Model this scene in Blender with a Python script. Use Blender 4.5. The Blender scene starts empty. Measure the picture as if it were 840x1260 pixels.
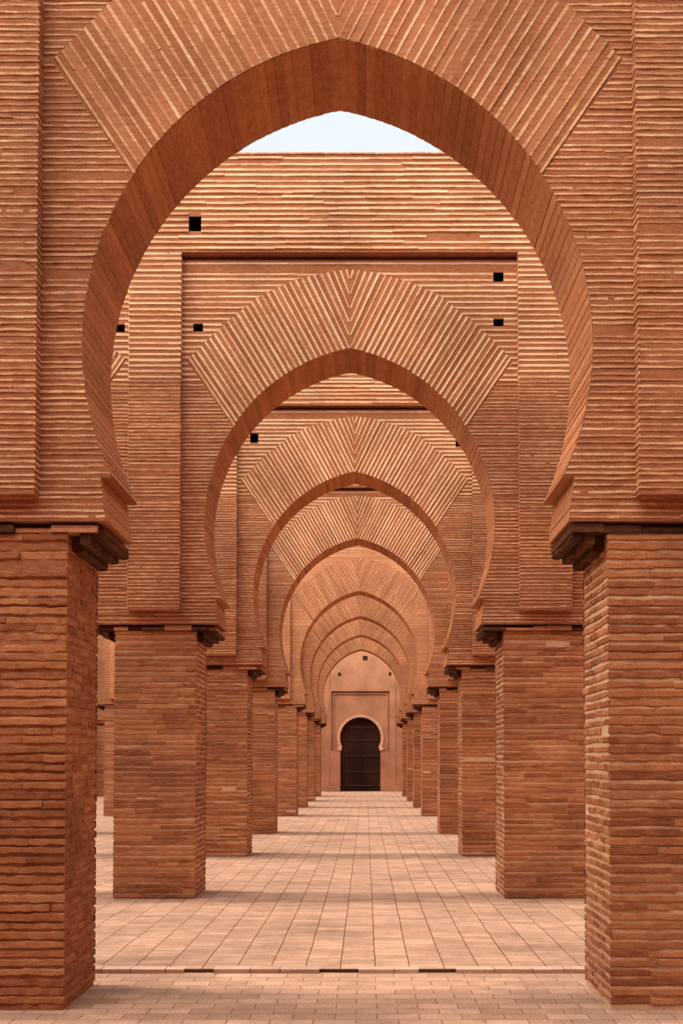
import bpy, math, random
from mathutils import Vector

SC = bpy.context.scene
COL = SC.collection
PI = math.pi

# ------------------------------------------------------------------ layout (metres)
P = 5.005                                     # depth of one bay
ROWS = [1.31, 2.31, 3.31, 4.31, 5.66, 6.66, 7.66, 8.66]
YS = [k * P for k in ROWS]                    # front plane of each row of piers
Y_BACK = 10.0 * P
BAY = 4.52                                    # arch axis to arch axis
HALF = BAY / 2
SH = 0.47                                     # half width of a pier
TH = 0.74                                     # depth of a pier
SHAFT_TOP = 3.14
WALL_Z0, BAND_Z, TOP_Z = 3.21, 7.54, 8.70
PIL_H, PIL_D, PIL_Z0 = 0.297, 0.10, 3.36
PITCH = 0.066
SLOT = 0.04                                   # open joint under the upper band
NAVE_Z = 0.03
SEAM_Y = 7.71

# ------------------------------------------------------------------ materials
def nodes(name):
    m = bpy.data.materials.new(name)
    m.use_nodes = True
    nt = m.node_tree
    b = nt.nodes['Principled BSDF']
    b.inputs['Roughness'].default_value = 0.92
    b.inputs['Specular IOR Level'].default_value = 0.15
    return m, nt, b

def N(nt, t, **kw):
    n = nt.nodes.new(t)
    for k, v in kw.items():
        setattr(n, k, v)
    return n

def ramp(nt, stops):
    r = N(nt, 'ShaderNodeValToRGB')
    e = r.color_ramp.elements
    e[0].position, e[0].color = stops[0][0], (*stops[0][1], 1)
    e[1].position, e[1].color = stops[-1][0], (*stops[-1][1], 1)
    for p, c in stops[1:-1]:
        x = e.new(p); x.color = (*c, 1)
    return r

def mixc(nt, blend, fac, a, b):
    m = N(nt, 'ShaderNodeMix', data_type='RGBA', blend_type=blend)
    for sock, v in ((m.inputs['Factor'], fac), (m.inputs[6], a), (m.inputs[7], b)):
        if hasattr(v, 'links'):
            nt.links.new(v, sock)
        elif isinstance(v, tuple):
            sock.default_value = (*v, 1)
        else:
            sock.default_value = v
    return m.outputs[2]

def earthen(name, dark, mid, light, grit=0.35, bump=0.5, bands=False, blotch=0.25):
    """Fired clay / lime mortar: colour by the piece's own tone, blotches and grit."""
    m, nt, b = nodes(name)
    L = nt.links.new
    at = N(nt, 'ShaderNodeAttribute', attribute_name='tone')
    co = N(nt, 'ShaderNodeNewGeometry')
    r = ramp(nt, [(0.0, dark), (0.5, mid), (1.0, light)])
    n1 = N(nt, 'ShaderNodeTexNoise'); n1.inputs['Scale'].default_value = 1.1; n1.inputs['Detail'].default_value = 6
    n2 = N(nt, 'ShaderNodeTexNoise'); n2.inputs['Scale'].default_value = 110; n2.inputs['Detail'].default_value = 5
    n2.inputs['Roughness'].default_value = 0.75
    n3 = N(nt, 'ShaderNodeTexNoise'); n3.inputs['Scale'].default_value = 12; n3.inputs['Detail'].default_value = 4
    mp = N(nt, 'ShaderNodeMapping'); mp.inputs['Scale'].default_value = (1, 1, 4)
    L(co.outputs['Position'], mp.inputs['Vector'])
    L(co.outputs['Position'], n1.inputs['Vector']); L(co.outputs['Position'], n2.inputs['Vector'])
    L(mp.outputs[0], n3.inputs['Vector'])
    fac = N(nt, 'ShaderNodeMath', operation='MULTIPLY_ADD')
    L(n3.outputs['Fac'], fac.inputs[0]); fac.inputs[1].default_value = 1.3; fac.inputs[2].default_value = -0.65
    ad = N(nt, 'ShaderNodeMath', operation='ADD', use_clamp=True)
    L(at.outputs['Fac'], ad.inputs[0]); L(fac.outputs[0], ad.inputs[1])
    L(ad.outputs[0], r.inputs[0])
    bl = ramp(nt, [(0.3, (1 - blotch,) * 3), (0.7, (1 + blotch * 0.6,) * 3)])
    L(n1.outputs['Fac'], bl.inputs[0])
    c = mixc(nt, 'MULTIPLY', 1.0, r.outputs[0], bl.outputs[0])
    gr = ramp(nt, [(0.25, (1 - 1.5 * grit,) * 3), (0.75, (1 + 1.5 * grit,) * 3)])
    L(n2.outputs['Fac'], gr.inputs[0])
    c = mixc(nt, 'MULTIPLY', 1.0, c, gr.outputs[0])
    height = n2.outputs['Fac']
    if bands:                                    # coursed brick on faces that carry no modelled courses
        sp = N(nt, 'ShaderNodeSeparateXYZ'); L(co.outputs['Position'], sp.inputs[0])
        md = N(nt, 'ShaderNodeMath', operation='FRACT')
        dv = N(nt, 'ShaderNodeMath', operation='DIVIDE'); dv.inputs[1].default_value = PITCH
        L(sp.outputs['Z'], dv.inputs[0]); L(dv.outputs[0], md.inputs[0])
        br = ramp(nt, [(0.30, (0.72,) * 3), (0.42, (1.1,) * 3), (0.9, (1.1,) * 3), (1.0, (0.72,) * 3)])
        L(md.outputs[0], br.inputs[0])
        c = mixc(nt, 'MULTIPLY', 0.8, c, br.outputs[0])
        hm = N(nt, 'ShaderNodeMath', operation='MULTIPLY_ADD')
        L(br.outputs[0], hm.inputs[0]); hm.inputs[1].default_value = 1.5; L(n2.outputs['Fac'], hm.inputs[2])
        height = hm.outputs[0]
    L(c, b.inputs['Base Color'])
    bp = N(nt, 'ShaderNodeBump'); bp.inputs['Strength'].default_value = bump; bp.inputs['Distance'].default_value = 0.012
    L(height, bp.inputs['Height']); L(bp.outputs[0], b.inputs['Normal'])
    return m

M = {}
M['course'] = earthen('pale_course', (0.44, 0.195, 0.100), (0.64, 0.365, 0.210), (0.76, 0.52, 0.34), 0.3)
M['bed'] = earthen('clay_bed', (0.22, 0.075, 0.034), (0.33, 0.120, 0.055), (0.43, 0.175, 0.085), 0.3, blotch=0.2)
M['brick'] = earthen('clay_brick', (0.25, 0.082, 0.034), (0.40, 0.150, 0.066), (0.52, 0.225, 0.105), 0.35, 0.8)
M['mortar'] = earthen('lime_mortar', (0.50, 0.28, 0.165), (0.60, 0.37, 0.235), (0.70, 0.47, 0.32), 0.25)
M['kerb'] = earthen('worn_kerb', (0.36, 0.21, 0.14), (0.44, 0.27, 0.19), (0.50, 0.32, 0.23), 0.25)
M['plain'] = earthen('coursed_brick', (0.30, 0.105, 0.046), (0.42, 0.165, 0.075), (0.52, 0.23, 0.115), 0.3, 0.6, bands=True)
M['soffit'] = earthen('soffit_brick', (0.32, 0.122, 0.052), (0.42, 0.168, 0.074), (0.52, 0.220, 0.102), 0.45, 0.4, blotch=0.12)
M['timber'] = earthen('weathered_timber', (0.04, 0.014, 0.007), (0.085, 0.031, 0.014), (0.15, 0.058, 0.026), 0.4, 0.8)
M['plaster'] = earthen('earth_plaster', (0.38, 0.17, 0.096), (0.44, 0.208, 0.122), (0.50, 0.25, 0.155), 0.18, 0.3)
M['plaster_pale'] = earthen('pale_plaster', (0.55, 0.29, 0.19), (0.62, 0.34, 0.23), (0.68, 0.40, 0.28), 0.15, 0.3)
M['door'] = earthen('dark_cedar', (0.022, 0.008, 0.005), (0.035, 0.013, 0.008), (0.055, 0.021, 0.012), 0.4, 0.4)
M['cavity'] = earthen('hole_shade', (0.02, 0.012, 0.01), (0.03, 0.016, 0.012), (0.05, 0.025, 0.018), 0.3)  # near-black colour paints in the shade inside the holes
M['earth'] = earthen('bare_earth', (0.40, 0.24, 0.16), (0.47, 0.29, 0.20), (0.54, 0.35, 0.25), 0.2, 0.3)

def paving(name, along, w, h):
    """Fired clay pavers; along = 'Y' for continuous joints running down the nave, 'X' for rows across it."""
    m, nt, b = nodes(name)
    L = nt.links.new
    g = N(nt, 'ShaderNodeNewGeometry')
    mp = N(nt, 'ShaderNodeMapping')
    if along == 'Y':
        mp.inputs['Rotation'].default_value = (0, 0, PI / 2)
    L(g.outputs['Position'], mp.inputs['Vector'])
    wob = N(nt, 'ShaderNodeTexNoise'); wob.inputs['Scale'].default_value = 1.3
    L(g.outputs['Position'], wob.inputs['Vector'])
    wm = N(nt, 'ShaderNodeVectorMath', operation='MULTIPLY_ADD')
    L(wob.outputs['Color'], wm.inputs[0]); wm.inputs[1].default_value = (0.02, 0.02, 0)
    L(mp.outputs[0], wm.inputs[2])
    def brick(sc_w, sc_h, mort, c1, c2, cm):
        t = N(nt, 'ShaderNodeTexBrick', offset=0.5, offset_frequency=2, squash=1.0)
        t.inputs['Scale'].default_value = 1.0
        t.inputs['Brick Width'].default_value = sc_w
        t.inputs['Row Height'].default_value = sc_h
        t.inputs['Mortar Size'].default_value = mort
        t.inputs['Mortar Smooth'].default_value = 0.3
        t.inputs['Color1'].default_value = (*c1, 1); t.inputs['Color2'].default_value = (*c2, 1)
        t.inputs['Mortar'].default_value = (*cm, 1)
        L(wm.outputs[0], t.inputs['Vector'])
        return t
    t = brick(w, h, 0.005, (0.295, 0.172, 0.114), (0.395, 0.240, 0.165), (0.21, 0.105, 0.062))
    # the long open joints between strips of pavers
    ll = brick(60.0, h if along == 'Y' else 5.0, 0.006, (1, 1, 1), (1, 1, 1), (0.66, 0.54, 0.48))
    n1 = N(nt, 'ShaderNodeTexNoise'); n1.inputs['Scale'].default_value = 0.9; n1.inputs['Detail'].default_value = 7
    n2 = N(nt, 'ShaderNodeTexNoise'); n2.inputs['Scale'].default_value = 70; n2.inputs['Detail'].default_value = 4
    n4 = N(nt, 'ShaderNodeTexNoise'); n4.inputs['Scale'].default_value = 5.5; n4.inputs['Detail'].default_value = 4
    for n in (n1, n2, n4):
        L(g.outputs['Position'], n.inputs['Vector'])
    c = mixc(nt, 'MULTIPLY', 1.0 if along == 'Y' else 0.0, t.outputs['Color'], ll.outputs['Color'])
    for n, lo, hi in ((n1, 0.82, 1.15), (n4, 0.86, 1.14), (n2, 0.75, 1.25)):
        r = ramp(nt, [(0.3, (lo,) * 3), (0.7, (hi,) * 3)])
        L(n.outputs['Fac'], r.inputs[0])
        c = mixc(nt, 'MULTIPLY', 1.0, c, r.outputs[0])
    L(c, b.inputs['Base Color'])
    bp = N(nt, 'ShaderNodeBump'); bp.inputs['Strength'].default_value = 0.5; bp.inputs['Distance'].default_value = 0.006
    iv = N(nt, 'ShaderNodeMath', operation='MULTIPLY_ADD')
    L(t.outputs['Fac'], iv.inputs[0]); iv.inputs[1].default_value = -2.0; L(n2.outputs['Fac'], iv.inputs[2])
    L(iv.outputs[0], bp.inputs['Height']); L(bp.outputs[0], b.inputs['Normal'])
    return m

M['pave_long'] = paving('clay_pavers_lengthwise', 'Y', 0.135, 0.267)
M['pave_cross'] = paving('clay_pavers_crosswise', 'X', 0.27, 0.135)

# ------------------------------------------------------------------ mesh building
class MB:
    def __init__(s):
        s.v, s.f, s.m, s.t = [], [], [], []
    def face(s, pts, mat=0, tone=0.5):
        i = len(s.v)
        s.v.extend(pts)
        s.f.append(tuple(range(i, i + len(pts)))); s.m.append(mat); s.t.append(tone)
    def add(s, vs, fs, mat=0, tone=0.5):
        i = len(s.v)
        s.v.extend(vs)
        for q in fs:
            s.f.append(tuple(i + k for k in q)); s.m.append(mat); s.t.append(tone)
    def box(s, x0, x1, y0, y1, z0, z1, mat=0, tone=0.5, skip=''):
        v = [(x0, y0, z0), (x1, y0, z0), (x1, y1, z0), (x0, y1, z0), (x0, y0, z1), (x1, y0, z1), (x1, y1, z1), (x0, y1, z1)]
        s.add(v, [(0, 1, 5, 4), (1, 2, 6, 5), (2, 3, 7, 6), (3, 0, 4, 7), (4, 5, 6, 7), (3, 2, 1, 0)], mat, tone)
    def strip(s, rng, A0, A1, B0, B1, d0, d1, fmap, mat, seg=0.2, jit=0.0015, flip=False, tone=0.5, tv=0.0):
        """A raised course: lower edge A0-A1, upper edge B0-B1 in the face's own 2-D frame, standing d0..d1 off it."""
        ln = math.hypot(A1[0] - A0[0], A1[1] - A0[1])
        n = max(1, int(ln / seg + 0.5))
        i0 = len(s.v)
        ch = 0.14
        for k in range(n + 1):
            t = k / n
            a = (A0[0] + (A1[0] - A0[0]) * t, A0[1] + (A1[1] - A0[1]) * t)
            b = (B0[0] + (B1[0] - B0[0]) * t, B0[1] + (B1[1] - B0[1]) * t)
            j1 = rng.gauss(0, jit); j2 = rng.gauss(0, jit); dd = d1 + rng.gauss(0, jit)
            ax, ay = a[0], a[1] + j1
            bx, by = b[0], b[1] + j2
            mx, my = (bx - ax) * ch, (by - ay) * ch
            s.v.append(fmap(ax, ay, d0)); s.v.append(fmap(ax + mx, ay + my, dd))
            s.v.append(fmap(bx - mx, by - my, dd)); s.v.append(fmap(bx, by, d0))
        for k in range(n):
            p = i0 + 4 * k
            t = min(1, max(0, tone + rng.gauss(0, tv)))
            for r in range(3):
                q = (p + r, p + 4 + r, p + 5 + r, p + 1 + r)
                s.f.append(q[::-1] if flip else q); s.m.append(mat); s.t.append(t)
        p = i0; e = i0 + 4 * n
        for q in ((p, p + 1, p + 2, p + 3), (e + 3, e + 2, e + 1, e)):
            s.f.append(q[::-1] if flip else q); s.m.append(mat); s.t.append(tone)
    def mesh(s, name, mats):
        me = bpy.data.meshes.new(name)
        me.from_pydata(s.v, [], s.f)
        for m in mats:
            me.materials.append(M[m])
        me.polygons.foreach_set('material_index', s.m)
        a = me.attributes.new('tone', 'FLOAT', 'FACE')
        a.data.foreach_set('value', s.t)
        me.update()
        return me
    def build(s, name, mats, parent=None, loc=(0, 0, 0)):
        return link(name, s.mesh(name, mats), parent, loc)

def link(name, me, parent=None, loc=(0, 0, 0)):
    o = bpy.data.objects.new(name, me)
    COL.objects.link(o)
    o.location = loc
    if parent is not None:
        o.parent = parent
    return o

def tag(o, label=None, cat=None, group=None, kind=None):
    if label: o['label'] = label
    if cat: o['category'] = cat
    if group: o['group'] = group
    if kind: o['kind'] = kind
    return o

def empty(name, loc):
    o = bpy.data.objects.new(name, None)
    COL.objects.link(o)
    o.location = loc
    o.empty_display_size = 0.3
    return o

# ------------------------------------------------------------------ the arch outline
AC, AZ = 0.398, 4.40
AR = 1.69 + AC
def arch_x(z):
    return math.sqrt(max(0.0, AR * AR - (z - AZ) ** 2)) - AC
APEX = AZ + math.sqrt(AR * AR - AC * AC)
P0Z = 3.505
P0X, P1X, P2X = arch_x(P0Z), arch_x(P0Z) + 0.075, 1.525
def open_x(z):
    if z < P0Z:
        return P2X + (P1X - P2X) * (z - WALL_Z0) / (P0Z - WALL_Z0)
    return arch_x(z) if z < APEX else 0.0
RING0 = (arch_x(5.53), 5.53)
EXTR = [(1.905, 6.30), (1.485, 6.725), (1.066, 7.06), (0.70, 7.235), (0.33, 7.335), (0.0, 7.385)]
def extr_x(z):
    for (x0, z0), (x1, z1) in zip(EXTR, EXTR[1:]):
        if z0 <= z <= z1:
            return x0 + (x1 - x0) * (z - z0) / (z1 - z0)
    return 0.0
def panel_x(z):
    """Inner limit of the level courses of the spandrel at height z."""
    if z < RING0[1]:
        return open_x(z)
    if z < EXTR[0][1]:
        return RING0[0] + (EXTR[0][0] - RING0[0]) * (z - RING0[1]) / (EXTR[0][1] - RING0[1])
    if z < EXTR[-1][1]:
        return extr_x(z)
    return 0.0
# profile of the opening, right half, from the impost up to the apex
CURVE = []
a0 = math.asin((P0Z - AZ) / AR); a1 = math.asin((APEX - AZ) / AR)
for k in range(49):
    a = a0 + (a1 - a0) * k / 48
    CURVE.append((AR * math.cos(a) - AC, AZ + AR * math.sin(a)))
CURVE[-1] = (0.0, APEX)
PROFILE = [(P2X, WALL_Z0), (P1X, P0Z)] + CURVE

def cut(intervals, holes, z0, z1, pad=0.0):
    """Take the putlog holes out of the course's intervals."""
    for hx, hz, hw, hh in holes:
        if z1 > hz - hh / 2 and z0 < hz + hh / 2:
            out = []
            for a, b in intervals:
                l, r = hx - hw / 2 - pad, hx + hw / 2 + pad
                if r <= a or l >= b:
                    out.append((a, b))
                else:
                    if l > a: out.append((a, l))
                    if r < b: out.append((r, b))
            intervals = out
    return intervals

def pierce(me, holes, y0, y1):
    """Sink real sockets for the putlog holes into a slab."""
    if not holes:
        return me
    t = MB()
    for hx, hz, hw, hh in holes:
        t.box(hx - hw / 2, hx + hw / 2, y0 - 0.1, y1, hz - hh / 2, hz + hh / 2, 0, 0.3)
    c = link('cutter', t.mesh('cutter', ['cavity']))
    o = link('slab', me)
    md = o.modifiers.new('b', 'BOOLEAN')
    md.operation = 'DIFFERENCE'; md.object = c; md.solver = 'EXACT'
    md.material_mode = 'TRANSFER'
    dg = bpy.context.evaluated_depsgraph_get()
    new = bpy.data.meshes.new_from_object(o.evaluated_get(dg))
    for x in (o, c):
        bpy.data.objects.remove(x)
    return new

# ------------------------------------------------------------------ courses of pale joints over a clay bed
def level_courses(mb, rng, z0, z1, spans, fmap, q, flip=False, phase=0.0):
    """spans(z) gives the open intervals of a course; q is a dict of the wear of this stretch of wall."""
    if 'fine' in q:                                   # lower walls: thin even courses; upper walls: wide open joints
        zt, qf = q['fine']
        q = {k: v for k, v in q.items() if k != 'fine'}
        if z0 < zt:
            level_courses(mb, rng, z0, min(z1, zt), spans, fmap, qf, flip, phase)
        if z1 > zt:
            level_courses(mb, rng, max(z0, zt), z1, spans, fmap, q, flip, phase)
        return
    PITCH = q.get('pitch', globals()['PITCH'])
    k0 = math.ceil((z0 + 0.01 - phase) / PITCH)
    z = phase + k0 * PITCH
    while z < z1 - 0.012:
        w = PITCH * q['fill'] * rng.uniform(0.85, 1.15)
        za, zb = z - w / 2, z + w / 2
        if za < z0: za = z0 + 0.002
        if zb > z1: zb = z1 - 0.002
        lo, hi, mi = spans(za), spans(zb), spans(z)
        if not (len(lo) == len(hi) == len(mi)):              # the course meets a putlog hole part way up
            lo = hi = mi = max((lo, hi, mi), key=len)
        if lo:
            drift = rng.uniform(-0.003, 0.003)
            for (a, b), (c, d) in zip(lo, hi):
                if b - a < 0.03 or d - c < 0.03:
                    continue
                # split into pieces
                cuts = [0.0]
                ln = b - a
                while cuts[-1] < 1:
                    cuts.append(min(1.0, cuts[-1] + rng.uniform(*q['len']) / ln))
                if len(cuts) > 2 and (cuts[-1] - cuts[-2]) * ln < 0.08:
                    cuts.pop(-2)
                for s, t in zip(cuts, cuts[1:]):
                    if rng.random() < q['miss']:
                        continue
                    dz = drift + rng.gauss(0, q['wob'])
                    p = rng.uniform(*q['proud'])
                    g = q['gap'] / 2
                    aa, bb = a + (b - a) * s + (g if s > 0 else 0), a + (b - a) * t - (g if t < 1 else 0)
                    cc, dd = c + (d - c) * s + (g if s > 0 else 0), c + (d - c) * t - (g if t < 1 else 0)
                    mb.strip(rng, (aa, za + dz), (bb, za + dz), (cc, zb + dz), (dd, zb + dz), -0.004, p, fmap,
                             q['mat'], q['seg'], q['jit'], flip, rng.uniform(*q['tone']), q.get('tv', 0.1))
        z += PITCH

FINE_TOP = [6.05]
SMOOTH = [False]
def courses(far):
    q = dict(fill=0.50, len=(0.35, 1.3), miss=0.004, wob=0.0022, proud=(0.003, 0.010), gap=0.004, mat=1,
             seg=0.5 if far else 0.14, jit=0.0012, tone=(0.35, 0.95), tv=0.06)
    f = dict(q, pitch=0.0415, fill=0.46, miss=0.02, wob=0.003, proud=(0.002, 0.007), jit=0.0014, tone=(-0.05, 0.55), tv=0.1, len=(0.3, 1.4),
             seg=0.5 if far else 0.08)
    if SMOOTH[0]:
        q.update(tone=(0.05, 0.4), proud=(0.001, 0.004))
        f.update(tone=(0.0, 0.3), proud=(0.001, 0.003))
    q['fine'] = (FINE_TOP[0], f)
    return q

# ------------------------------------------------------------------ arcade (arch wall) builders
def make_panel(rng, holes, far):
    """One bay of the recessed field around an arch, axis at x = 0, face at y = 0, with its strips of coursing."""
    T = TH - 0.01
    slab = MB()
    prof = PROFILE + [(0.0, BAND_Z - SLOT)]
    for s in (1, -1):
        for (xa, za), (xb, zb) in zip(prof, prof[1:]):
            if zb - za < 1e-4:
                continue
            f = [(s * xa, 0, za), (s * HALF, 0, za), (s * HALF, 0, zb), (s * xb, 0, zb)]
            r = [(x, T, z) for x, y, z in f]
            slab.face(f if s > 0 else f[::-1], 0, 1.0 if SMOOTH[0] else 0.5)
            slab.face(r[::-1] if s > 0 else r, 2, 0.5)
            e = [(s * HALF, 0, za), (s * HALF, T, za), (s * HALF, T, zb), (s * HALF, 0, zb)]
            slab.face(e if s > 0 else e[::-1], 2, 0.5)
            e = [(s * xa, 0, za), (s * xb, 0, zb), (s * xb, T, zb), (s * xa, T, za)]
            slab.face(e if s > 0 else e[::-1], 2, 0.5)
        e = [(s * P2X, 0, WALL_Z0), (s * P2X, T, WALL_Z0), (s * HALF, T, WALL_Z0), (s * HALF, 0, WALL_Z0)]
        slab.face(e if s > 0 else e[::-1], 2, 0.3)
        zt = BAND_Z - SLOT
        e = [(0, 0, zt), (s * HALF, 0, zt), (s * HALF, T, zt), (0, T, zt)]
        slab.face(e if s > 0 else e[::-1], 2, 0.5)
    me = slab.mesh('arch_panel', ['bed', 'course', 'plain', 'cavity'])
    # weld then pierce
    if holes:
        import bmesh
        bm = bmesh.new(); bm.from_mesh(me)
        bmesh.ops.remove_doubles(bm, verts=bm.verts, dist=1e-4)
        bmesh.ops.recalc_face_normals(bm, faces=bm.faces)
        bm.to_mesh(me); bm.free()
        me = pierce(me, holes, 0, 0.35)
    st = MB()
    fm = lambda u, v, d: (u, -d, v)
    q = courses(far)
    def spans(s):
        def f(z):
            xi = panel_x(z) + (0.004 if z > RING0[1] else 0.0)
            xo = HALF if z < PIL_Z0 else HALF - PIL_H + 0.005
            iv = [(xi, xo)] if s > 0 else [(-xo, -xi)]
            return cut(iv, holes, z - 0.01, z + 0.01)
        return f
    for s in (1, -1):
        level_courses(st, rng, WALL_Z0, EXTR[-1][1], spans(s), fm, q)
    level_courses(st, rng, EXTR[-1][1] + 0.02, BAND_Z - SLOT, lambda z: cut([(-HALF + PIL_H - 0.005, HALF - PIL_H + 0.005)], holes, z - .01, z + .01), fm, q)
    st.box(-HALF, HALF, 0.16, T, BAND_Z - SLOT, BAND_Z, 2, 0.3)    # set-back bed of the band above
    me2 = st.mesh('arch_panel_courses', ['bed', 'course', 'plain', 'cavity'])
    return join_mesh(me, me2, 'arch_panel', ['bed', 'course', 'plain', 'cavity'])

def join_mesh(a, b, name, mats):
    s = MB()
    for me in (a, b):
        # material slots may be reordered by the boolean: map by name
        idx = [mats.index(next(k for k in mats if M[k] == m)) if m else 0 for m in me.materials]
        off = len(s.v)
        s.v.extend(tuple(v.co) for v in me.vertices)
        ta = me.attributes.get('tone')
        for i, p in enumerate(me.polygons):
            s.f.append(tuple(off + k for k in p.vertices))
            s.m.append(idx[p.material_index] if idx else 0)
            s.t.append(ta.data[i].value if ta and ta.domain == 'FACE' else 0.5)
    return s.mesh(name, mats)

def voussoir_lines():
    """The fan of bricks of the right half: list of (start on intrados or axis, end on extrados)."""
    path = [RING0] + [c for c in CURVE if c[1] > RING0[1] + 0.01] + [(0.0, EXTR[-1][1] - 0.05)]
    seg = [math.dist(a, b) for a, b in zip(path, path[1:])]
    tot = sum(seg)
    def at(s):
        for (a, b), l in zip(zip(path, path[1:]), seg):
            if s <= l or (a, b) == (path[-2], path[-1]):
                t = min(1, s / l)
                return (a[0] + (b[0] - a[0]) * t, a[1] + (b[1] - a[1]) * t), math.atan2(b[1] - a[1], b[0] - a[0])
            s -= l
    out = []
    s = 0.0
    while s < tot - 0.01:
        p, tg = at(s)
        th = math.radians(56 + 14 * (s / tot) ** 1.3)
        d = (math.cos(th), math.sin(th))
        best = None
        ex = [(2.05, 6.155)] + EXTR
        for (x0, z0), (x1, z1) in zip(ex, ex[1:]):
            ux, uz = x1 - x0, z1 - z0
            den = d[0] * uz - d[1] * ux
            if abs(den) < 1e-9: continue
            t = ((x0 - p[0]) * uz - (z0 - p[1]) * ux) / den
            k = ((x0 - p[0]) * d[1] - (z0 - p[1]) * d[0]) / den
            if t > 0.005 and -1e-6 <= k <= 1 + 1e-6 and (best is None or t < best):
                best = t
        if best:
            e = (min(p[0] + d[0] * best, 1.915), p[1] + d[1] * best)
            out.append((p, e, th))
        s += PITCH / max(0.25, abs(math.sin(tg - th)))
    return out

VL = voussoir_lines()

def make_ring(rng, far, soft=False):
    mb = MB()
    for s in (1, -1):
        fm = lambda u, v, d: (s * u, -d, v)
        dp = 0.006
        pts = VL + [((0.0, EXTR[-1][1] - 0.01), (0.0, EXTR[-1][1]), 0)]
        for (p, e, _), (p2, e2, _) in zip(pts, pts[1:]):
            f = [fm(*p, dp), fm(*e, dp), fm(*e2, dp), fm(*p2, dp)]
            mb.face(f if s > 0 else f[::-1], 0, rng.uniform(0.45, 0.85) if soft else rng.uniform(0.3, 0.75))
            for a, b in ((e, e2), (p2, p)):
                g = [fm(*a, dp), fm(*a, -0.03), fm(*b, -0.03), fm(*b, dp)]
                mb.face(g if s > 0 else g[::-1], 0, 0.5)
        p, e, _ = VL[0]
        g = [fm(*p, dp), fm(*p, -0.03), fm(*e, -0.03), fm(*e, dp)]
        mb.face(g if s > 0 else g[::-1], 0, 0.5)
        for i, (p, e, th) in enumerate(VL):
            nx, nz = -math.sin(th), math.cos(th)
            w = PITCH * (0.38 if soft else 0.48) * rng.uniform(0.8, 1.2) / 2
            ln = math.dist(p, e)
            if ln < 0.06:
                continue
            if i == 0:
                off = w
            else:
                off = 0.0
            cuts = [0.0]
            while cuts[-1] < 1:
                cuts.append(min(1.0, cuts[-1] + rng.uniform(0.3, 0.9) / ln))
            for a, b in zip(cuts, cuts[1:]):
                if (b - a) * ln < 0.02:
                    continue
                A = (p[0] + (e[0] - p[0]) * a + nx * off, p[1] + (e[1] - p[1]) * a + nz * off)
                B = (p[0] + (e[0] - p[0]) * b + nx * off, p[1] + (e[1] - p[1]) * b + nz * off)
                def nn(q, k):
                    x = q[0] + nx * k
                    return (max(x, 0.0), q[1] + nz * k)
                # trim each edge on the intrados so the course ends on the curve
                mb.strip(rng, nn(A, -w), nn(B, -w), nn(A, w), nn(B, w), 0.0, dp + (rng.uniform(0.0012, 0.006) if soft else rng.uniform(0.003, 0.009)), fm, 1,
                         0.5 if far else 0.12, 0.0014, s < 0, rng.uniform(0.0, 0.5) if soft else rng.uniform(0.4, 0.9), 0.14 if soft else 0.1)
    return mb.mesh('arch_ring', ['bed', 'course'])

def make_soffit(rng, far):
    """The lining of the opening: impost face, little ledge and the curved underside with bricks along its depth."""
    T = TH - 0.01
    mb = MB()
    ins = 0.002
    pr = [(P2X, WALL_Z0)]
    n = int((P0Z - WALL_Z0) / PITCH + 0.5)
    for k in range(1, n + 1):
        z = WALL_Z0 + (P0Z - WALL_Z0) * k / n
        pr.append((open_x(z - 1e-6), z))
    na = int(AR * (a1 - a0) / PITCH + 0.5)
    arc = [(AR * math.cos(a0 + (a1 - a0) * k / na) - AC, AZ + AR * math.sin(a0 + (a1 - a0) * k / na)) for k in range(na + 1)]
    arc[-1] = (0.0, APEX)
    pr += arc
    y0, y1 = -0.001, T + 0.001
    for s in (1, -1):
        for (xa, za), (xb, zb) in zip(pr, pr[1:]):
            tx, tz = xb - xa, zb - za
            l = math.hypot(tx, tz)
            nx, nz = -tz / l, tx / l                       # into the opening
            t = rng.uniform(0.15, 0.85)
            def pt(x, z, d, y):
                return (s * max(0.0, x + nx * d), y, z + nz * d)
            def quad(*p):
                mb.face(p if s > 0 else p[::-1], 0, t)
            # body quad
            quad(pt(xa, za, ins, y0), pt(xb, zb, ins, y0), pt(xb, zb, ins, y1), pt(xa, za, ins, y1))
            # brick course standing slightly proud
            if l > 0.05 and not far:
                g = 0.16
                xA, zA = xa + tx * g, za + tz * g
                xB, zB = xb - tx * g * 0.2, zb - tz * g * 0.2
                p = ins + rng.uniform(0.0006, 0.0045)
                quad(pt(xA, zA, p, y0), pt(xB, zB, p, y0), pt(xB, zB, p, y1), pt(xA, zA, p, y1))
                quad(pt(xA, zA, ins, y0), pt(xA, zA, p, y0), pt(xA, zA, p, y1), pt(xA, zA, ins, y1))
                quad(pt(xB, zB, p, y0), pt(xB, zB, ins, y0), pt(xB, zB, ins, y1), pt(xB, zB, p, y1))
                for y in (y0, y1):
                    f = (pt(xA, zA, ins, y), pt(xB, zB, ins, y), pt(xB, zB, p, y), pt(xA, zA, p, y))
                    mb.face(f, 0, t)
    return mb.mesh('arch_soffit', ['soffit'])

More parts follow.
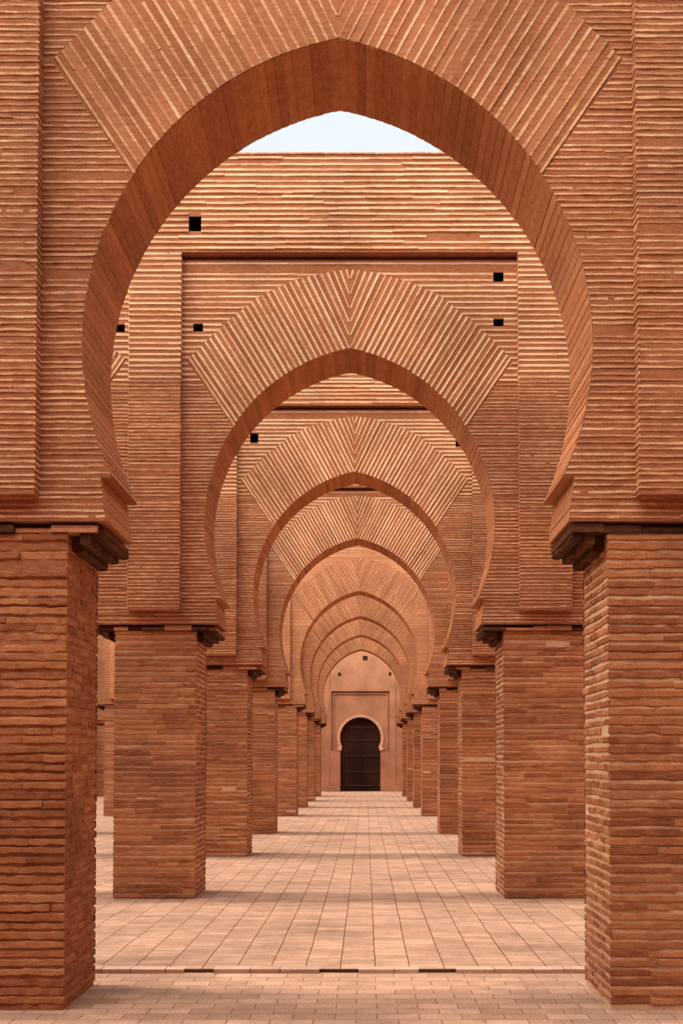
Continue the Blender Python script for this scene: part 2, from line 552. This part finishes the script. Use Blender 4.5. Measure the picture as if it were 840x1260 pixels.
def make_pilaster(rng, far):
    """The flat strip that stands between two arches; axis at x = 0, wall face at y = 0."""
    mb = MB()
    mb.box(-PIL_H, PIL_H, -PIL_D, 0.01, PIL_Z0, BAND_Z, 0, 0.95 if SMOOTH[0] else 0.5)
    q = courses(far)
    level_courses(mb, rng, PIL_Z0, BAND_Z, lambda z: [(-PIL_H - 0.008, PIL_H + 0.008)], lambda u, v, d: (u, -PIL_D - d, v), q)
    q2 = dict(q); q2['len'] = (1, 2)
    for s in (1, -1):
        level_courses(mb, rng, PIL_Z0, BAND_Z, lambda z: [(-PIL_D - 0.008, 0.0)], lambda u, v, d: (s * (PIL_H + d), u, v), q2, flip=(s < 0))
    return mb.mesh('pilaster', ['bed', 'course'])

def make_upper(rng, x0, x1, holes, far):
    T = TH - 0.01
    b = MB()
    b.box(x0, x1, -PIL_D, T, BAND_Z, TOP_Z, 0, 0.5)
    me = b.mesh('upper_wall', ['bed', 'course', 'plain', 'cavity'])
    me = pierce(me, holes, -PIL_D, 0.3)
    st = MB()
    q = courses(far); q['len'] = (0.3, 1.1); q['miss'] = 0.008; q['wob'] = 0.003; q['proud'] = (0.006, 0.02)
    level_courses(st, rng, BAND_Z, TOP_Z, lambda z: cut([(x0, x1)], holes, z - .01, z + .01), lambda u, v, d: (u, -PIL_D - d, v), q)
    # worn top course
    x = x0
    while x < x1 - 0.05:
        l = min(rng.uniform(0.24, 0.34), x1 - x)
        st.box(x, x + l - 0.006, -PIL_D - rng.uniform(0.012, 0.02), T + rng.uniform(0, .02), TOP_Z - 0.004, TOP_Z + rng.uniform(0.012, 0.018), 1, rng.uniform(0.1, 0.35))
        x += l
    return join_mesh(me, st.mesh('u', ['bed', 'course', 'plain', 'cavity']), 'upper_wall', ['bed', 'course', 'plain', 'cavity'])

ORD = ['first', 'second', 'third', 'fourth', 'fifth', 'sixth', 'seventh', 'eighth']
HOLES_PANEL = {1: {0: [(1.74, 7.294, 0.12, 0.11), (1.74, 6.753, 0.12, 0.085), (-1.775, 6.693, 0.115, 0.09)],
                   -1: [(BAY - 2.69, 6.686, 0.115, 0.09)]},
               2: {0: [(-1.68, 7.02, 0.135, 0.155), (1.755, 6.937, 0.13, 0.12)]},
               4: {0: [(1.60, 6.76, 0.10, 0.09)]}}
HOLES_UPPER = {1: [(-1.80, 7.874, 0.145, 0.175)]}
ARC_LABEL = [
    'first brick arcade, its great pointed horseshoe arch framing all the others',
    'second brick arcade, with sky above its top and small square holes beside the arch',
    'third brick arcade, its recessed field edged by a dark line above the arch',
    'fourth brick arcade, its arch ring filling the opening of the third arch',
    'fifth brick arcade, paler and brightly lit beyond the widest gap',
    'sixth brick arcade, standing one bay behind the pale fifth arch',
    'seventh brick arcade, its arch nested just outside the last one',
    'eighth and last brick arcade, its arch closest to the dark door',
]
far_cache = {}
for i, y in enumerate(YS):
    far = i >= 3
    rng = random.Random(100 + i)
    FINE_TOP[0] = 6.75 if i == 0 else 6.05
    worn = i > 3                                             # beyond the wide gap: higher band, joints rubbed smooth
    BAND_Z, SLOT = (7.92, 0.004) if worn else (7.54, 0.04)
    SMOOTH[0] = worn
    bays = (-2, -1, 0, 1, 2) if i == 7 else (-1, 0, 1)
    yf = y - 0.05
    root = tag(empty('brick_arcade', (0, yf, 0)), ARC_LABEL[i], 'arcade', 'brick arcades across the nave', 'thing')
    hp = HOLES_PANEL.get(i, {})
    for b in bays:
        if hp.get(b):
            me = make_panel(rng, hp[b], far)
        else:
            key = ('panel', b != 0, far, i if not far else worn)
            if key not in far_cache:
                far_cache[key] = make_panel(rng, [], far or b != 0)
            me = far_cache[key]
        link('arch_panel', me, root, (b * BAY, 0, 0))
        for nm, fn in (('arch_ring', make_ring), ('arch_soffit', make_soffit)):
            key = (nm, b != 0, far, i if not far else (i > 3))
            if key not in far_cache:
                far_cache[key] = fn(rng, far, i == 0 or i > 3) if nm == 'arch_ring' else fn(rng, i >= 4)
            link(nm, far_cache[key], root, (b * BAY, 0, 0))
    for k in range(len(bays) + 1):
        x = (bays[0] + k) * BAY - HALF
        key = ('pil', far, i if not far else worn, k % 2)
        if key not in far_cache:
            far_cache[key] = make_pilaster(rng, far)
        link('pilaster', far_cache[key], root, (x, 0, 0))
        if k in (0, len(bays)):                              # the masonry that closes the arcade over its end pier
            s = -1 if k == 0 else 1
            e = MB()
            xa, xb = sorted((x, x + s * SH))
            e.box(xa, xb, 0.0, TH - 0.01, WALL_Z0, BAND_Z, 0, 0.5)
            e.build('end_wall', ['plain'], root)
    x0, x1 = bays[0] * BAY - HALF - SH, bays[-1] * BAY + HALF + SH
    if HOLES_UPPER.get(i) or not far or i == 7:
        me = make_upper(rng, x0, x1, HOLES_UPPER.get(i, []), far)
    else:
        if ('upper', worn) not in far_cache:
            far_cache['upper', worn] = make_upper(rng, x0, x1, [], far)
        me = far_cache['upper', worn]
    link('upper_wall', me, root)

# ------------------------------------------------------------------ piers
def make_shaft(rng, rough, far):
    mb = MB()
    x0, x1, y0, y1 = -SH, SH, 0.0, TH
    mb.box(x0 + .004, x1 - .004, y0 + .004, y1 - .004, 0, SHAFT_TOP, 0, 0.5)
    if rough:
        mb.m[1] = mb.m[3] = 1
    q = dict(pitch=0.061, fill=0.76, len=(0.22, 0.6), miss=0.006, wob=0.003, proud=(0.002, 0.011), gap=0.005, mat=1,
             seg=0.3 if far else 0.06, jit=0.0022, tone=(0.1, 0.8), tv=0.03)
    if rough:
        q.update(fill=0.80, proud=(0.001, 0.015), wob=0.004, jit=0.0032, len=(0.3, 1.2), miss=0.01, gap=0.003, seg=0.05, tone=(0.15, 0.75))
    side = dict(q)
    level_courses(mb, rng, 0.0, SHAFT_TOP, lambda z: [(x0 - .006, x1 + .006)], lambda u, v, d: (u, y0 - d, v), q)
    sq = dict(q, len=(0.11, 0.24), fill=0.70, gap=0.009, proud=(0.0, 0.006), jit=0.0018)
    level_courses(mb, rng, 0.0, SHAFT_TOP, lambda z: [(y0 - .006, y1 + .006)], lambda u, v, d: (x1 + d, u, v), sq)
    level_courses(mb, rng, 0.0, SHAFT_TOP, lambda z: [(y0 - .006, y1 + .006)], lambda u, v, d: (x0 - d, u, v), sq, flip=True)
    bq = dict(q, seg=0.3)
    level_courses(mb, rng, 0.0, SHAFT_TOP, lambda z: [(x0 - .006, x1 + .006)], lambda u, v, d: (u, y1 + d, v), bq, flip=True)
    return mb.mesh('shaft', ['bed' if rough else 'mortar', 'brick', 'mortar'])

def make_impost(rng):
    """Worn ledge under the arch wall: a dark open joint, then an overhanging course with a broken edge."""
    mb = MB()
    OV = HALF - P2X                                          # reach of the wall beyond the pier axis
    mb.box(-OV + 0.06, OV - 0.06, 0.03, TH - 0.03, 3.18, WALL_Z0 - 0.004, 1, 0.15)
    n = 9
    x = -OV + 0.02
    while x < OV - 0.03:
        l = min(rng.uniform(0.14, 0.34), OV - 0.02 - x)
        a, b = rng.uniform(-0.045, 0.02), rng.uniform(0.05, 0.08)
        zt = 3.192 + rng.uniform(-0.022, 0.010)
        mb.box(x, x + l - 0.004, a, TH + 0.02 - b, SHAFT_TOP + 0.002, zt, 0 if rng.random() < 0.5 else 1, rng.uniform(0.1, 0.9))
        x += l
    return mb.mesh('impost', ['plain', 'timber'])

def make_log(rng, j):
    """A weathered corbel board lying along the depth of the pier, j-th step out from the shaft."""
    mb = MB()
    n = 8
    top = 3.1385 if j < 2 else 3.1395
    z0 = 3.035 + 0.038 * j
    xa, xb = 0.001 + 0.078 * j, 0.001 + 0.078 * (j + 1)
    prev = None
    y0 = 0.10 if j == 0 else rng.uniform(0.0, 0.03)
    for k in range(n + 1):
        y = y0 + (TH - 0.01 - y0) * k / n
        e, d = rng.uniform(-0.010, 0.0), rng.uniform(-0.006, 0.006)
        r = [(xa, y, top), (xa, y, z0 + d), (xa + 0.02, y, z0 - 0.008 + d), (xb - 0.015 + e, y, z0 - 0.006 + d), (xb + e - 0.002, y, z0 + 0.008), (xb + e - 0.002, y, top)]
        if prev:
            m = len(r)
            for q in range(m):
                mb.face([prev[q], prev[(q + 1) % m], r[(q + 1) % m], r[q]][::-1], 0, rng.uniform(0.2, 0.8))
        else:
            mb.face(r[::-1], 0, 0.4)
        prev = r
    mb.face(prev, 0, 0.4)
    return mb.mesh('corbel_board', ['timber'])

lrng = random.Random(5)
LOGS = [make_log(lrng, j) for j in range(3)]
IMPOSTS = [make_impost(random.Random(40 + k)) for k in range(4)]
shaft_cache = {}
def side_word(k):
    return 'left' if k < 0 else 'right'
for i, y in enumerate(YS):
    far = i >= 3
    ks = (-3, -2, -1, 1, 2, 3) if i == 7 else (-2, -1, 1, 2)
    for k in ks:
        x = math.copysign(HALF + (abs(k) - 1) * BAY, k)
        rng = random.Random(700 + i * 10 + k)
        inner = abs(k) == 1
        key = (i, k) if (inner and i < 3) else ('far', (i + k) % 2)
        if key not in shaft_cache:
            shaft_cache[key] = make_shaft(rng, i == 0 and k == -1, not (inner and i < 3))
        z = 0.0 if i == 0 else NAVE_Z - 0.002
        root = empty('brick_pier', (x, y, 0))
        if inner:
            lab = {(0, -1): 'broad brick pier with rough crumbling courses, on the left of the first arch',
                   (0, 1): 'broad brick pier with neat courses and sunlit mortar, on the right of the first arch'}.get((i, k))
            lab = lab or 'brick pier carrying the %s side of the %s arch along the nave' % (side_word(k), ORD[i])
        else:
            lab = '%s brick pier in the %s side aisle, under the %s arcade' % ('outermost' if abs(k) == 3 else 'outer', side_word(k), ORD[i])
        tag(root, lab, 'pier', 'brick piers along the nave' if inner else 'outer brick piers in the side aisles', 'thing')
        link('shaft', shaft_cache[key], root)
        imp = link('impost', IMPOSTS[(i + k) % 4], root)
        for s in (-1, 1):
            for j in range(3):
                o = link('corbel_board', LOGS[j], imp, (s * (SH + 0.006), 0, 0))
                o.scale.x = s

# ------------------------------------------------------------------ floor
def grid_floor(name, x0, x1, y0, y1, z, mat, label):
    mb = MB()
    nx, ny = 12, max(2, int((y1 - y0) / 2))
    for a in range(nx):
        for b in range(ny):
            xa, xb = x0 + (x1 - x0) * a / nx, x0 + (x1 - x0) * (a + 1) / nx
            ya, yb = y0 + (y1 - y0) * b / ny, y0 + (y1 - y0) * (b + 1) / ny
            mb.face([(xa, ya, z), (xb, ya, z), (xb, yb, z), (xa, yb, z)], 0, 0.5)
    return tag(mb.build(name, [mat]), label, 'floor', None, 'structure')

XW = 12.4
grid_floor('floor', -XW, XW, SEAM_Y, Y_BACK + 0.3, NAVE_Z, 'pave_long', 'pale clay paving with long joints running down the nave')
grid_floor('floor_front', -XW, XW, -4.0, SEAM_Y + 0.02, 0.0, 'pave_cross', 'clay paving laid in cross rows under the first arch')
# worn kerb of bricks along the seam
mb = MB()
rng = random.Random(9)
x = -XW
while x < XW:
    l = rng.uniform(0.22, 0.34)
    gap = next(((u, v) for u, v in ((-1.20, -0.98), (-0.16, 0.13), (0.60, 0.88)) if u < x + l and v > x), None)
    if gap and x < gap[0] - 0.02:                            # the brick before a broken place stops short
        l = gap[0] - x
        gap = None
    elif gap:                                                # broken place: only a sunk stub is left
        l = gap[1] - x + 0.001
        mb.box(x, x + l - 0.004, SEAM_Y + 0.03, SEAM_Y + 0.09, -0.01, NAVE_Z - 0.006, 0, 0.1)
    if not gap:
        a = rng.uniform(0.0, 0.012)
        mb.box(x, x + l - 0.008, SEAM_Y - 0.035 + a, SEAM_Y + 0.09, -0.01, NAVE_Z + rng.uniform(0.0, 0.006), 0, rng.uniform(0.4, 0.9))
    x += l
tag(mb.build('trim_1', ['kerb']), 'low worn kerb of bricks where the paving steps up past the first piers', 'kerb', None, 'structure')
mb = MB()
mb.face([(-150, -150, -0.03), (150, -150, -0.03), (150, 200, -0.03), (-150, 200, -0.03)], 0, 0.5)
tag(mb.build('ground', ['earth']), 'bare dusty earth around the building', 'ground', None, 'structure')

# ------------------------------------------------------------------ enclosing walls
mb = MB(); mb.box(-XW - 0.8, -XW, -4, Y_BACK + 0.6, -0.03, 8.7, 0, 0.5)  # unseen side wall, height raised to cut the sky glow from the left
tag(mb.build('wall_left', ['plain']), 'long brick enclosing wall beyond the left side aisle', 'wall', None, 'structure')
mb = MB(); mb.box(XW, XW + 0.8, -4, Y_BACK + 0.6, -0.03, 8.7, 0, 0.5)  # unseen side wall, raised along with the left one for the light
tag(mb.build('wall_right', ['plain']), 'long brick enclosing wall beyond the right side aisle', 'wall', None, 'structure')

mb = MB(); mb.box(-XW - 0.8, XW + 0.8, -2.2, -1.4, -0.03, 10.0, 0, 0.5)  # added out of view, raised to keep low sky light off the first arcade
tag(mb.build('wall_front', ['plain']), 'unseen tall brick wall behind the viewpoint, added to shade the first arch', 'wall', None, 'structure')

# back wall with a doorway, a recessed frame and small dark plates painted as holes (y = 0 is its face)
DX, DZ = -0.09, 0.0                       # door axis
DW = 1.01                                 # half width of the doorway
IMPZ, CCZ, CR = 2.26, 2.74, 1.03
def door_x(z):
    if z <= IMPZ: return DW
    if z < CCZ + CR: return math.sqrt(max(0, CR * CR - (z - CCZ) ** 2))
    return 0.0
DTOP = CCZ + CR
prof = [(DW, 0.0), (DW, IMPZ), (math.sqrt(CR * CR - (IMPZ - CCZ) ** 2), IMPZ)]
aa = math.asin((IMPZ - CCZ) / CR)
for k in range(1, 25):
    a = aa + (PI / 2 - aa) * k / 24
    prof.append((CR * math.cos(a), CCZ + CR * math.sin(a)))
prof[-1] = (0.0, DTOP)
FX, FZ0, FZ1 = 1.46, 2.05, 5.08           # recessed frame round the doorway
wb = tag(empty('wall_back', (DX, Y_BACK, 0)), 'smooth earth coloured end wall around the dark door', 'wall', None, 'structure')
mb = MB()
R = 0.16
pr = prof + [(0.0, FZ1)]
for s in (1, -1):
    def F(p, m=0):
        mb.face(p if s > 0 else p[::-1], m, 0.5)
    for (xa, za), (xb, zb) in zip(pr, pr[1:]):
        if abs(zb - za) < 1e-5:
            F([(s * xa, R, za), (s * xb, R, zb), (s * xb, 0.7, zb), (s * xa, 0.7, za)]); continue
        F([(s * xa, R, za), (s * FX, R, za), (s * FX, R, zb), (s * xb, R, zb)])
        if za < DTOP - 1e-6:
            F([(s * xa, R, za), (s * xb, R, zb), (s * xb, 0.7, zb), (s * xa, 0.7, za)])
    # pilaster-like field beside the frame, the wall beyond it and above
    E = XW + 0.5
    F([(s * FX, 0, FZ0), (s * E, 0, FZ0), (s * E, 0, FZ1), (s * FX, 0, FZ1)])
    F([(s * DW, 0, 0.0), (s * E, 0, 0.0), (s * E, 0, FZ0), (s * DW, 0, FZ0)])
    F([(s * DW, 0, FZ0), (s * FX, 0, FZ0), (s * FX, R, FZ0), (s * DW, R, FZ0)])
    F([(s * DW, 0, 0), (s * DW, 0, FZ0), (s * DW, R, FZ0), (s * DW, R, 0)])
    F([(s * FX, 0, FZ0), (s * FX, 0, FZ1), (s * FX, R, FZ1), (s * FX, R, FZ0)])
    F([(0, 0, FZ1), (s * FX, 0, FZ1), (s * FX, R, FZ1), (0, R, FZ1)][::-1])
    F([(0, 0, FZ1), (s * E, 0, FZ1), (s * E, 0, 8.9), (0, 0, 8.9)])
    F([(0, 0, 8.9), (s * E, 0, 8.9), (s * E, 0.8, 8.9), (0, 0.8, 8.9)])
mb.build('wall_face', ['plaster'], wb)
# raised strips either side and the plinth
mb = MB()
for s in (1, -1):
    xa, xb = sorted((s * (FX + 0.10), s * (FX + 0.30)))
    mb.box(xa, xb, -0.03, 0.01, 0, 8.85, 0, 0.6)
for s in (1, -1):                          # fillet just inside the recess, leaving a dark groove at its edge
    xa, xb = sorted((s * (FX - 0.15), s * (FX - 0.07)))
    mb.box(xa, xb, 0.10, R + 0.01, FZ0, FZ1 - 0.07, 0, 0.4)
mb.box(-FX + 0.15, FX - 0.15, 0.10, R + 0.01, FZ1 - 0.15, FZ1 - 0.07, 0, 0.4)
mb.build('frame_band', ['plaster'], wb)
for s in (1, -1):
    mb = MB(); xa, xb = sorted((s * (DW + 0.02), s * 3.2))
    mb.box(xa, xb, -0.05, 0.01, 0, 0.34, 0, 0.7)
    mb.build('plinth', ['plaster'], wb)
# moulded ring and imposts of the doorway
mb = MB()
for s in (1, -1):
    q = [p for p in prof if p[1] >= IMPZ][1:]
    for (xa, za), (xb, zb) in zip(q, q[1:]):
        def off(x, z, d):
            l = math.hypot(x, z - CCZ)
            return (x * (l + d) / l, CCZ + (z - CCZ) * (l + d) / l)
        ia, ib, oa, ob = (xa, za), (xb, zb), off(xa, za, 0.14), off(xb, zb, 0.14)
        y = R - 0.07
        f = [(s * ia[0], y, ia[1]), (s * oa[0], y, oa[1]), (s * ob[0], y, ob[1]), (s * ib[0], y, ib[1])]
        mb.face(f if s > 0 else f[::-1], 0, 0.6)
        for u, v in ((oa, ob), (ib, ia)):
            g = [(s * u[0], y, u[1]), (s * u[0], R + 0.01, u[1]), (s * v[0], R + 0.01, v[1]), (s * v[0], y, v[1])]
            mb.face(g if s > 0 else g[::-1], 0, 0.6)
    xa, xb = sorted((s * (DW - 0.06), s * (DW + 0.14)))
    mb.box(xa, xb, -0.03, 0.3, IMPZ - 0.16, IMPZ + 0.02, 0, 0.7)
mb.build('door_moulding', ['plaster_pale'], wb)
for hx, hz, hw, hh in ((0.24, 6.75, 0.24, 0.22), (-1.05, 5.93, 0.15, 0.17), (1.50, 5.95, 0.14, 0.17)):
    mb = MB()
    mb.box(hx - hw / 2, hx + hw / 2, -0.012, 0.02, hz - hh / 2, hz + hh / 2, 0, 0.4)  # flat dark plate; the shade of a small hole put into colour
    o = mb.build('painted_hole', ['cavity'], wb)
# door: two leaves of dark boards with rails and studs
dr = tag(empty('door_1', (DX, Y_BACK + 0.35, NAVE_Z)), 'dark wooden double door under a horseshoe arch in the end wall', 'door', None, 'structure')
for s in (-1, 1):
    mb = MB()
    nb = 5
    for k in range(nb):
        xa, xb = 0.008 + 1.04 * k / nb, 0.008 + 1.04 * (k + 1) / nb - 0.01
        z1 = CCZ + math.sqrt(max(0.02, (CR + 0.12) ** 2 - xb * xb)) if xb < CR + .1 else CCZ
        a, b = sorted((s * xa, s * xb))
        mb.box(a, b, 0.0, 0.06, 0.0, z1, 0, 0.2 + 0.15 * k)
    a, b = sorted((s * 0.004, s * 1.12))
    mb.box(a, b, 0.05, 0.10, 0.0, 3.95, 0, 0.2)
    leaf = mb.build('door_leaf', ['door'], dr)
    for z in (0.25, 0.95, 1.75, 2.55, 3.2):
        rb = MB()
        a, b = sorted((s * 0.03, s * (0.99 if z < 3 else 0.75)))
        rb.box(a, b, -0.03, 0.0, z, z + 0.09, 0, 1.2)
        rb.build('rail', ['door'], leaf)
mb = MB(); mb.box(-0.03, 0.03, -0.05, 0.0, 0.0, 3.7, 0, 0.3)
mb.build('meeting_stile', ['door'], dr)

# ------------------------------------------------------------------ light
w = bpy.data.worlds.new('World'); SC.world = w
w.use_nodes = True
nt = w.node_tree
bg = nt.nodes['Background']
tc = N(nt, 'ShaderNodeTexCoord')
sp = N(nt, 'ShaderNodeSeparateXYZ'); nt.links.new(tc.outputs['Generated'], sp.inputs[0])
r = ramp(nt, [(0.0, (0.62, 0.64, 0.66)), (0.30, (0.80, 0.84, 0.87)), (0.60, (0.83, 0.90, 0.95)), (0.85, (0.95, 0.98, 1.0)), (1.0, (1.1, 1.1, 1.1))])
nt.links.new(sp.outputs['Z'], r.inputs[0])
# the veiled sun brightens the haze on the left
dt = N(nt, 'ShaderNodeVectorMath', operation='DOT_PRODUCT'); dt.inputs[1].default_value = Vector((-0.72, -0.50, 0.55)).normalized()
nt.links.new(tc.outputs['Generated'], dt.inputs[0])
mr = N(nt, 'ShaderNodeMapRange'); mr.inputs['From Min'].default_value = 0.25; mr.inputs['From Max'].default_value = 1.0
mr.inputs['To Min'].default_value = 0.0; mr.inputs['To Max'].default_value = 1.0
mr.interpolation_type = 'SMOOTHSTEP'
nt.links.new(dt.outputs['Value'], mr.inputs['Value'])
c = mixc(nt, 'ADD', mr.outputs[0], r.outputs[0], (5.6, 5.1, 4.4))
nt.links.new(c, bg.inputs['Color'])
bg.inputs['Strength'].default_value = 1.0

sun = bpy.data.lights.new('Sun', 'SUN')
sun.energy = 2.9; sun.angle = math.radians(3.0); sun.color = (1.0, 0.93, 0.83)
so = bpy.data.objects.new('sun', sun); COL.objects.link(so)
sd = Vector((-0.13, 0.022, 1.0)).normalized()       # towards the sun
so.rotation_euler = (-sd).to_track_quat('-Z', 'Y').to_euler()
so.location = sd * 40

# ------------------------------------------------------------------ camera
cam = bpy.data.cameras.new('Camera')
co = bpy.data.objects.new('camera', cam); COL.objects.link(co)
PT = math.radians(1.7)
F = 1225.0
cam.sensor_fit = 'AUTO'; cam.sensor_width = 36.0
cam.lens = F / 1260 * 36.0
co.location = (0.1875, 0, 1.64)
co.rotation_euler = (PI / 2 + PT, 0, 0)
pp = 934.5 - F * math.tan(PT)
cam.shift_x = -(450 - 420) / 1260
cam.shift_y = (pp - 630) / 1260
cam.clip_end = 500; cam.clip_start = 0.05
SC.camera = co

vs = SC.view_settings
vs.view_transform = 'Standard'; vs.look = 'None'; vs.gamma = 1.0; vs.use_curve_mapping = False
vs.exposure = 0.1
SC.cycles.max_bounces = 8; SC.cycles.diffuse_bounces = 6
